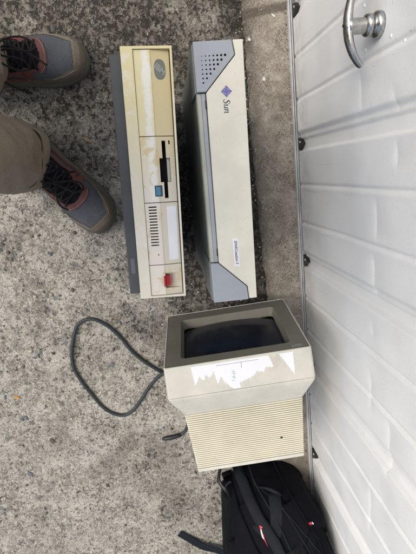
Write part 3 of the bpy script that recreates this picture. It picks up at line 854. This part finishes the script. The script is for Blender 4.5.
def strip_on(name, pts, w, th, m, off=.001, par=None):
    q = surf(pts, off); bm = NB(); P = [a for a, _ in q]; Nn = [b for _, b in q]; rows = []
    for i, p in enumerate(P):
        t = (P[min(i+1, len(P)-1)]-P[max(i-1, 0)]).normalized(); u = (Nn[i]*.5+Vector((0, 0, .5))); u = (u-t*u.dot(t)).normalized(); s = t.cross(u)
        ww = w
        rows.append([bm.verts.new(p+s*ww/2*a+u*th*b) for a, b in ((-1, -.5), (-1, .7), (-.8, 1), (.8, 1), (1, .7), (1, -.5))])
    for a, b in zip(rows, rows[1:]):
        for k in range(6): bm.faces.new((a[k], a[(k+1) % 6], b[(k+1) % 6], b[k]))
    bm.faces.new(rows[0]); bm.faces.new(rows[-1])
    return mk(name, bm, m, par or bp, smooth=True)
def cord_on(name, pts, r, m, off=.001, par=None):
    bm = NB(); tube(bm, [a for a, _ in surf(pts, off)], r, 8); return mk(name, bm, m, par or bp, smooth=True)
BPD = []
# details filled in below
strip_on('shoulder_strap', [(.858, .105), (.895, .128), (.935, .150), (.965, .172), (1.02, .20), (1.08, .225)], .030, .012, M['nylon2'], .002)
strip_on('shoulder_strap', [(.905, .085), (.945, .096), (.985, .112), (1.04, .135), (1.10, .16)], .030, .008, M['nylon'], .001)
cord_on('piping', [(.842, .10), (.862, .135), (.895, .165), (.93, .19), (.985, .215), (1.05, .235), (1.12, .25)], .0030, M['nylon2'])
cord_on('piping', [(.862, .20), (.90, .245), (.96, .285), (1.02, .305), (1.10, .318)], .0028, M['nylon'])
cord_on('zip', [(.90, .205), (.94, .235), (.99, .262), (1.06, .285)], .0020, M['nylon2'])
strip_on('strap_panel', [(.900, .205), (.935, .196), (.972, .184)], .034, .002, M['nylon2'], .001)
bm = NB(); q0, _ = drop(.893, .168); q1, _ = drop(.905, .222); mid = [q0, q0*.7+q1*.3+Vector((-.022, 0, .022)), q0*.3+q1*.7+Vector((-.024, 0, .026)), q1]
tube(bm, catmull(mid, 8), .0055, 10, .5, up=(0, 0, 1)); mk('grab_handle', bm, M['nylon2'], bp, smooth=True)
strip_on('mesh_pocket', [(.985, .225), (1.02, .245), (1.07, .262), (1.12, .27)], .050, .0025, M['mesh'], .001)
cord_on('zip', [(.885, .140), (.90, .185), (.925, .225), (.96, .262), (1.0, .292)], .0016, M['nylon2'])
strip_on('compression_strap', [(.955, .135), (.985, .175), (1.01, .215), (1.03, .26), (1.04, .30)], .014, .002, M['nylon2'], .003)
# flat back panel on the ground side
bm = NB(); prism(bm, [(.935-BX, .066-BY), (.930-BX, .088-BY), (.960-BX, .12-BY), (1.38-BX, .10-BY), (1.38-BX, .038-BY), (1.10-BX, .054-BY)], 0, lambda x, y: .085+.3*(y+.12)); pk = mk('side_panel', bm, M['mesh'], bp, .008, seg=3, smooth=True)
# tags
def tagpatch(name, pts, m, off, par=bp, th=.0012):
    bm = NB(); P = [drop(x, y, off)[0] for x, y in pts]; nrm = Vector((0, 0, 1)); a = [bm.verts.new(p) for p in P]; b = [bm.verts.new(p+nrm*th) for p in P]
    bm.faces.new(a); bm.faces.new(b)
    for i in range(len(P)): bm.faces.new((a[i], a[(i+1) % len(P)], b[(i+1) % len(P)], b[i]))
    return mk(name, bm, m, par)
TG = (.968, .154)
def tg(dx, dy): return (TG[0]+dx*.9, TG[1]+dy*.85)
rt = tagpatch('red_tag', [tg(-.0200, -.0030), tg(-.0185, .0055), tg(-.006, .0065), tg(.008, .0080), tg(.0215, .0135), tg(.012, .0015), tg(.002, -.0055), tg(-.010, -.0068)], M['tagred'], .0135)
tagpatch('tag_print', [tg(-.0130, -.0010), tg(-.0125, .0035), tg(-.003, .0042), tg(.009, .0060), tg(.006, .0010), tg(-.004, -.0022)], M['white'], .0151, rt, .0006)
tagpatch('zip_pull', [(.9415, .2750), (.9415, .2795), (.9470, .2850), (.9480, .2800)], M['tagred'], .004)
tagpatch('zip_pull', [(.9455, .2835), (.9455, .2865), (.9490, .2900), (.9495, .2865)], M['white'], .0045)
tagpatch('side_tag', [(1.035, .325), (1.035, .330), (1.06, .333), (1.06, .328)], M['tagred'], .004)
# strap end with its adjuster at the near corner
bm = NB(); P = catmull([(.880-BX, .066-BY, .02), (.892-BX, .058-BY, .045), (.905-BX, .064-BY, .060), (.915-BX, .078-BY, .075)], 6); tube(bm, P, .0062, 10, .6); mk('buckle', bm, M['black'], bp, smooth=True)
bm = NB(); tube(bm, catmull([(.862-BX, .088-BY, .10), (.880-BX, .080-BY, .085), (.900-BX, .074-BY, .075), (.93-BX, .082-BY, .08)], 6), .0032, 8); mk('webbing_loop', bm, M['nylon2'], bp, smooth=True)
bm = NB(); P = catmull([(1.103-BX, -.083-BY, .004), (1.134-BX, -.050-BY, .006), (1.166-BX, -.012-BY, .010), (1.19-BX, .045-BY, .020), (1.24-BX, .10-BY, .05)], 6)
strap(bm, P, .022, .0018); s_ = mk('strap_end', bm, M['nylon2'], bp)

# ------------------------------------------------------------------ person
pe = empty('person', (-.17, -.40, 0)); tag(pe, 'person in khaki trousers and grey, blue and russet lace-up shoes at left edge', 'person')
PX, PY = -.17, -.40
def L(p): return (p[0]-PX, p[1]-PY, p[2])
def skin(name, nodes, edges, mat, parent, root=0, sub=2):
    me = bpy.data.meshes.new(name); me.from_pydata([L(n[0]) for n in nodes], edges, []); me.materials.append(mat)
    o = bpy.data.objects.new(name, me); C.objects.link(o); o.parent = parent
    o.modifiers.new('s', 'SKIN')
    for i, n in enumerate(nodes):
        s = me.skin_vertices[0].data[i]; s.radius = n[1] if isinstance(n[1], tuple) else (n[1], n[1]); s.use_root = (i == root)
    m = o.modifiers.new('u', 'SUBSURF'); m.levels = sub; m.render_levels = sub
    bpy.context.view_layer.update()
    nm = bpy.data.meshes.new_from_object(o.evaluated_get(bpy.context.evaluated_depsgraph_get()))
    o.modifiers.clear(); o.data = nm; nm.name = name
    for p in nm.polygons: p.use_smooth = True
    return o
AL = (-.275, -.370); AR = (-.075, -.330)
nodes = [((-.16, -.42, .95), (.13, .10)), ((-.16, -.43, 1.12), (.125, .09)), ((-.16, -.44, 1.32), (.15, .10)), ((-.16, -.44, 1.44), (.12, .08)), ((-.16, -.43, 1.50), .055), ((-.16, -.41, 1.57), .06), ((-.16, -.395, 1.63), (.075, .095)), ((-.16, -.40, 1.72), (.07, .085)),
         ((-.255, -.42, .86), .085), ((-.27, -.38, .50), .058), ((AL[0], AL[1]-.01, .10), .040), ((AL[0], AL[1]+.06, .05), .036),
         ((-.075, -.41, .86), .085), ((-.080, -.36, .50), .058), ((AR[0], AR[1], .10), .040), ((AR[0]+.05, AR[1]+.04, .05), .036),
         ((-.34, -.44, 1.42), .05), ((-.39, -.45, 1.13), .042), ((-.39, -.42, .90), .028), ((-.39, -.415, .83), (.022, .035)),
         ((.02, -.44, 1.42), .05), ((.07, -.45, 1.13), .042), ((.07, -.42, .90), .028), ((.07, -.415, .83), (.022, .035))]
edges = [(0,1),(1,2),(2,3),(3,4),(4,5),(5,6),(6,7),(0,8),(8,9),(9,10),(10,11),(0,12),(12,13),(13,14),(14,15),(3,16),(16,17),(17,18),(18,19),(3,20),(20,21),(21,22),(22,23)]
for base, bx in ((19, -.39), (23, .07)):
    sg = 1 if bx > 0 else -1
    for k in range(4):
        yy = -.415+(-.024+.016*k); i = len(nodes); ln = (.062, .075, .080, .068)[k]
        nodes += [((bx, yy, .80), .0085), ((bx-sg*.006, yy+.002, .80-ln*.5), .0080), ((bx-sg*.018, yy+.004, .80-ln), .0070)]
        edges += [(base, i), (i, i+1), (i+1, i+2)]
    i = len(nodes); nodes += [((bx-sg*.012, -.378, .825), .0095), ((bx-sg*.018, -.368, .79), .0085)]; edges += [(base, i), (i, i+1)]
body = skin('body', nodes, edges, M['skin'], pe)
# face features on the head
bm = NB(); lathe(bm, [(0, -.012), (.010, -.008), (.016, .004), (.010, .020), (0, .028)], (0, 0, 0), 'Z', 12); mk('nose', bm, M['skin'], pe, smooth=True, loc=L((-.16, -.302, 1.625)), rot=(R(-20), 0, 0))
for sx in (-.032, .032):
    bm = NB(); bmesh.ops.create_uvsphere(bm, u_segments=12, v_segments=8, radius=.012); mk('eye', bm, M['white'], pe, smooth=True, loc=L((-.16+sx, -.318, 1.655)))
bm = NB(); bmesh.ops.create_uvsphere(bm, u_segments=32, v_segments=20, radius=1)
for v in bm.verts: v.co = Vector((v.co.x*.092, v.co.y*.112, max(v.co.z, -.25)*.105))*(1+.04*nz(v.co.x, v.co.y, v.co.z, 5))
mk('hair', bm, M['hair'], pe, smooth=True, loc=L((-.16, -.418, 1.715)))
nodes = [((-.16, -.42, .92), (.165, .135)), ((-.16, -.43, 1.12), (.16, .125)), ((-.16, -.44, 1.32), (.185, .135)), ((-.16, -.44, 1.44), (.15, .10)),
         ((-.345, -.44, 1.42), .07), ((-.39, -.45, 1.13), .06), ((-.39, -.42, .92), .045), ((.025, -.44, 1.42), .07), ((.07, -.45, 1.13), .06), ((.07, -.42, .92), .045)]
skin('jacket', nodes, [(0,1),(1,2),(2,3),(3,4),(4,5),(5,6),(3,7),(7,8),(8,9)], M['jacket'], pe)
# trousers: two legs with creases, joined at the hips
def leg(bm, cs, seed, hemtilt, hdir):
    rows = []; n = 64
    zs = [c[2] for c in cs]
    P = catmull([(c[0], c[1], c[2]) for c in cs], 12); Q = catmull([(c[3], c[4], 0) for c in cs], 12)
    for j, (p, q) in enumerate(zip(P, Q)):
        row = []
        low = math.exp(-max(0, p.z-.07)/.10)
        for i in range(n):
            a = 2*math.pi*i/n; c, s = math.cos(a), math.sin(a)
            f = c*hdir[0]+s*hdir[1]        # 1 at the front of the foot
            w = .010*nz(c*1.4+seed, s*1.4, p.z*5)+.0012*low*math.sin(p.z*90+3*c+seed)+.009*min(1, (p.z-.05)/.07)*(.30-abs(nz(c*1.5+p.z*8, s*1.5-p.z*6, seed, 1.4))**.8)
            # pressed diagonal folds
            w += .006*math.exp(-abs(p.z-.16)/.07)*max(0, 1-abs(((a*2+p.z*26+seed) % 2.6)-1.3)/.6)
            r = 1+w/q.x
            z = p.z+low*hemtilt*f*(1 if j < 30 else 0)
            row.append(bm.verts.new(L((p.x+c*q.x*r, p.y+s*q.y*r, z))))
        rows.append(row)
    for a, b in zip(rows, rows[1:]):
        for k in range(n): bm.faces.new((a[k], a[(k+1) % n], b[(k+1) % n], b[k]))
    # hem turned inwards
    inn = [bm.verts.new(((v.co.x*1+(P[0].x-PX)*.10/.9)*.9 if False else v.co.x+(P[0].x-PX-v.co.x)*.06, v.co.y+(P[0].y-PY-v.co.y)*.06, v.co.z+.003)) for v in rows[0]]
    up = [bm.verts.new((v.co.x, v.co.y, v.co.z+.05)) for v in inn]
    for k in range(n):
        bm.faces.new((rows[0][k], rows[0][(k+1) % n], inn[(k+1) % n], inn[k])); bm.faces.new((inn[k], inn[(k+1) % n], up[(k+1) % n], up[k]))
bm = NB()
leg(bm, [(-.076, -.321, .060, .080, .076), (-.076, -.330, .14, .077, .075), (-.078, -.340, .28, .080, .080), (-.082, -.355, .50, .085, .088), (-.078, -.39, .72, .098, .105), (-.082, -.41, .90, .11, .125)], 1.0, .030, (.80, .60))
leg(bm, [(-.277, -.372, .060, .077, .078), (-.277, -.377, .14, .076, .076), (-.274, -.380, .28, .078, .080), (-.268, -.385, .50, .085, .088), (-.258, -.40, .72, .098, .105), (-.245, -.41, .90, .11, .125)], 4.2, .030, (.05, 1))
nn = 48; rows = []
for z, rx, ry in ((.84, .175, .115), (.90, .188, .128), (.97, .180, .125), (1.03, .172, .122)):
    rows.append([Vector(L((-.163+rx*math.cos(2*math.pi*k/nn), -.412+ry*math.sin(2*math.pi*k/nn), z))) for k in range(nn)])
loft(bm, rows)
mk('trousers', bm, M['trousers'], pe, smooth=True)

# shoes
LEN = .300
def hwid(s, side):
    """half width along the shoe; side -1 inner, +1 outer"""
    ks = [(0, .020), (.04, .030), (.15, .041), (.35, .0415), (.55, .0455), (.72, .0515), (.82, .0495), (.90, .043), (.955, .032), (.985, .019), (1, .003)]
    for (a, b), (c, d) in zip(ks, ks[1:]):
        if s <= c:
            t = (s-a)/(c-a); r = b+(d-b)*(t if s > .5 else sstep(t)); break
    return r*(1+.05*side*(1 if s > .45 else 0))
def htop(s):
    ks = [(0, .075), (.12, .088), (.30, .092), (.42, .083), (.55, .069), (.68, .056), (.80, .048), (.90, .042), (.96, .034), (.99, .022), (1, .012)]
    for (a, b), (c, d) in zip(ks, ks[1:]):
        if s <= c: t = (s-a)/(c-a); return b+(d-b)*t
    return .012
ZS = .022
def spt(s, ph, off=0):
    """ph 0..pi across the top, from the right edge to the left edge"""
    c, sn = math.cos(ph), math.sin(ph)
    side = 1 if c > 0 else -1
    hw = hwid(s, side)+off*.8; h = max(htop(s)+off, .004)
    e = .80 if s > .6 else .9
    y = hw*abs(c)**e*side
    z = ZS+h*abs(sn)**.75-.0
    x = s*LEN+off*max(0, (s-.85)/.15)
    # toe spring
    z += .010*sstep((s-.75)/.25)
    return Vector((x, y, z))
def zone(s, a, side):
    """a 0 centre top .. 1 edge at the sole"""
    fr = .735-.055*min(1, (a/.45))**2.2          # rounded front of the lace throat
    if s > fr:
        lim = .66-.24*sstep((s-.70)/.20)
        if s > .915-.02*a or a > lim: return 'mudguard'
        return 'vamp'
    thr = .685-.05*min(1, (a/.34))**2.2
    if a < .33 and s < thr: return 'tongue'
    if s > .55:
        if a < .43: return 'overlay'
        if a < .47+.42*(1-abs(s-.585)/.035) and abs(s-.585) < .035: return 'overlay'
        return 'mudguard' if a > .74 else 'vamp'
    if s > .20:
        if a < .40: return 'tongue'
        if abs(a-.80) < .05: return 'overlay'
        if abs(a-.56) < .04+.10*sstep((s-.48)/.07): return 'overlay'
        if a > .86: return 'mudguard'
        if a > .60: return 'vamp'
        return 'tongue'
    return 'mudguard' if a > .45 else 'tongue'
def make_shoe(loc, rz, mir, label, bow):
    NSs, NP = 150, 72
    # even spacing that tightens at the toe
    ss = [1-(1-i/NSs)**1.6 if False else i/NSs for i in range(NSs+1)]
    cells = {}
    for i in range(NSs):
        for j in range(NP):
            s = (ss[i]+ss[i+1])/2; ph = math.pi*(j+.5)/NP; a = abs(ph-math.pi/2)/(math.pi/2)
            s2 = s+.004*nz(s*3, ph*2, mir*9, 2)
            cells.setdefault(zone(s2, a, 1), []).append((i, j))
    offs = dict(vamp=0, mudguard=.0016, overlay=.0024, tongue=-.0005)
    mats = dict(vamp='vamp', mudguard='suede', overlay='rust', tongue='tongue')
    names = dict(vamp='toe_panel', mudguard='suede_rand', overlay='leather_overlay', tongue='tongue')
    # parent part: closed base upper
    bm = NB(); g = [[bm.verts.new(spt(s, math.pi*j/NP, -.0012)*1) for j in range(NP+1)] for s in ss]
    for i in range(NSs):
        for j in range(NP): bm.faces.new((g[i][j], g[i+1][j], g[i+1][j+1], g[i][j+1]))
    bm.faces.new(g[0])
    for v in bm.verts: v.co.y *= mir
    sh_ = mk('shoe', bm, M['tongue'], pe, smooth=True, loc=L(loc), rot=(0, 0, rz)); sh_['label'] = label
    for zn, cl in cells.items():
        bm = NB(); vm = {}
        def gv(i, j, off):
            k = (i, j, off)
            if k not in vm:
                p = spt(ss[i], math.pi*j/NP, off); vm[k] = bm.verts.new(p)
            return vm[k]
        st = set(cl); o1 = offs[zn]; o0 = -.0012
        for (i, j) in cl:
            bm.faces.new([gv(a, b, o1) for a, b in ((i, j), (i+1, j), (i+1, j+1), (i, j+1))])
            for (di, dj, e) in ((-1, 0, ((i, j), (i, j+1))), (1, 0, ((i+1, j), (i+1, j+1))), (0, -1, ((i, j), (i+1, j))), (0, 1, ((i, j+1), (i+1, j+1)))):
                if (i+di, j+dj) not in st:
                    try: bm.faces.new((gv(*e[0], o1), gv(*e[1], o1), gv(*e[1], o0), gv(*e[0], o0)))
                    except ValueError: pass
        for v in bm.verts: v.co.y *= mir
        o = mk(names[zn], bm, M[mats[zn]], sh_, smooth=True)
        m = o.modifiers.new('e', 'EDGE_SPLIT'); m.split_angle = R(50)
    # sole
    bm = NB(); rows = []; ol = []
    K = 60
    for i in range(K+1):
        s = i/K; ol.append((s*LEN, hwid(s, 1), s))
    ring_ = [(x, y, s) for x, y, s in ol]+[(x, -hwid(s, -1), s) for x, y, s in reversed(ol)]
    cx, cy = LEN*.5, 0
    for z, gk in ((0, .0), (.003, .0045), (.012, .0062), (.020, .0058), (.027, .0038), (.0285, .0015)):
        row = []
        for x, y, s in ring_:
            d = Vector((0, 1 if y > 0 else -1, 0))
            if s > .9: d = Vector(((s-.9)/.1*1.3, (1 if y > 0 else -1)*(1-(s-.9)/.1*.6), 0)).normalized()
            if s < .06: d = Vector((-1, 0, 0))
            row.append(Vector((x+d.x*gk, y+d.y*gk, z+.010*sstep((s-.75)/.25)*(1 if z > .002 else .5))))
        rows.append(row)
    loft(bm, rows)
    for v in bm.verts: v.co.y *= mir
    mk('sole', bm, M['sole'], sh_, smooth=True)
    # stitch rows on the toe panel, rand and overlay
    bm = NB()
    def row(f, n=70, off=.0032):
        for q in range(n):
            s0, a0 = f(q/n); s1, a1 = f((q+.55)/n)
            tube(bm, [spt(s0, math.pi/2-a0*math.pi/2, off), spt(s1, math.pi/2-a1*math.pi/2, off)], .00045, 4)
    def flush():
        for v in bm.verts: v.co.y *= mir
        mk('stitching', bm, M['sun_side'], sh_)
    row(lambda t: (.722-.055*min(1, abs(-.42+.84*t)/.45)**2.2, -.42+.84*t), 36, .0030)
    flush(); bm = NB()
    row(lambda t: (.925-.02*abs(-.38+.76*t), -.38+.76*t), 34, .0024)
    flush()
    for sg in (1, -1):
        bm = NB(); row(lambda t: (.925-.185*t, sg*(.45+.22*t)), 30, .0024); flush()
    # eyelets
    for k in range(5):
        for sg in (1, -1):
            s_e = .36+.056*k; a = .37
            bm = NB(); lathe(bm, [(.0022, -.001), (.0026, .0006), (.0016, .0010), (.0010, .0002)], (0, 0, 0), 'Z', 12)
            p = spt(s_e, math.pi/2-sg*a*math.pi/2, .0022); p.y *= mir
            mk('eyelet', bm, M['black'], sh_, smooth=True, loc=p, rot=(sg*mir*-R(38), 0, 0))
    # laces
    bm = NB()
    for k in range(6):
        s = .33+.056*k
        for sg in (1, -1):
            pts = []
            for q in range(9):
                t = q/8; a = (-.34+.68*t)*sg
                pts.append(spt(s+.050*t, math.pi/2-a*math.pi/2, .0040+.0030*math.sin(math.pi*t)))
            tube(bm, pts, .0026, 8, .6, up=(0, 0, 1))
    kn = spt(.50 if bow else .42, math.pi/2, .010)
    if bow:
        loops = [[(0, 0, 0), (.012, .020, .014), (.034, .040, .008), (.050, .036, .001), (.044, .018, .003), (.018, .006, .010), (0, 0, 0)],
                 [(0, 0, 0), (-.018, -.016, .012), (-.040, -.026, .008), (-.046, -.012, .006), (-.024, -.004, .010), (0, 0, 0)],
                 [(0, 0, 0), (.020, -.018, .006), (.040, -.030, .0), (.060, -.026, -.006)], [(0, 0, 0), (-.004, .026, .006), (.008, .046, -.02)]]
    else:
        loops = [[(0, 0, 0), (.020, .018, .012), (.056, .026, .006), (.082, .012, .0), (.070, -.002, .004), (.030, .002, .012), (0, 0, 0)],
                 [(0, 0, 0), (.012, -.022, .010), (.040, -.036, -.002), (.062, -.030, -.010), (.050, -.016, .002), (.018, -.010, .012), (0, 0, 0)],
                 [(0, 0, 0), (-.006, -.030, .006), (-.002, -.050, -.016), (.030, -.066, -.052), (.045, -.070, -.066)], [(0, 0, 0), (.03, .010, .008), (.075, -.010, .002), (.100, -.028, -.004)]]
    for l in loops: tube(bm, catmull([kn+Vector(p) for p in l], 8), .0024, 8, .8)
    lathe(bm, [(0, -.006), (.006, -.003), (.007, .002), (0, .007)], kn, 'Z', 12)
    for v in bm.verts: v.co.y *= mir
    mk('laces', bm, M['lace'], sh_, smooth=True)
def heel(toe, ang): return (toe[0]-LEN*math.cos(ang), toe[1]-LEN*math.sin(ang), 0)
a1 = R(88); make_shoe(heel((-.276, -.138), a1), a1, 1, 'shoe pointing straight at the computers', False)
a2 = R(37); make_shoe(heel((.112, -.150), a2), a2, 1, 'shoe turned outwards with a tied bow', True)

# ------------------------------------------------------------------ camera, light, render
cam = bpy.data.cameras.new('camera'); co = bpy.data.objects.new('camera', cam); C.objects.link(co); S.camera = co
cam.sensor_fit = 'VERTICAL'; cam.sensor_height = 36; cam.lens = 419.24/554*36; cam.clip_start = .02; cam.clip_end = 500
Rr = [[.0992, .9894, .1065], [-.9647, .1218, -.2334], [-.2439, -.0796, .9665]]
mw = Matrix.Identity(4)
for c_ in range(3):
    for r_ in range(3): mw[r_][c_] = Rr[c_][r_]
q = mw.to_3x3().to_quaternion(); co.rotation_mode = 'QUATERNION'; co.rotation_quaternion = q; co.location = (0, 0, 1.1134)

SUN_EL, SUN_AZ = 52, None
d = Vector((-.32, -.62, 1.0)).normalized()        # towards the light: from behind the person, slightly from the photo's top
el = math.asin(d.z); az = math.atan2(d.x, d.y)
su = bpy.data.lights.new('sun', 'SUN'); su.energy = 1.15; su.angle = R(42); su.color = (1, .965, .90)
so = bpy.data.objects.new('sun', su); C.objects.link(so); so.rotation_mode = 'QUATERNION'; so.rotation_quaternion = d.to_track_quat('Z', 'Y'); so.location = d*10
w = bpy.data.worlds.new('World'); S.world = w; w.use_nodes = True
nt = w.node_tree; bg = nt.nodes['Background']; sky = nt.nodes.new('ShaderNodeTexSky'); sky.sky_type = 'NISHITA'; sky.sun_disc = False
sky.sun_elevation = el; sky.sun_rotation = az; sky.air_density = 1.0; sky.dust_density = 4; sky.ozone_density = 1
nt.links.new(sky.outputs[0], bg.inputs[0]); bg.inputs[1].default_value = .12
S.view_settings.view_transform = 'Standard'; S.view_settings.look = 'None'; S.view_settings.gamma = 1; S.view_settings.use_curve_mapping = False
S.view_settings.exposure = .61
S.cycles.max_bounces = 8; S.cycles.use_denoising = True
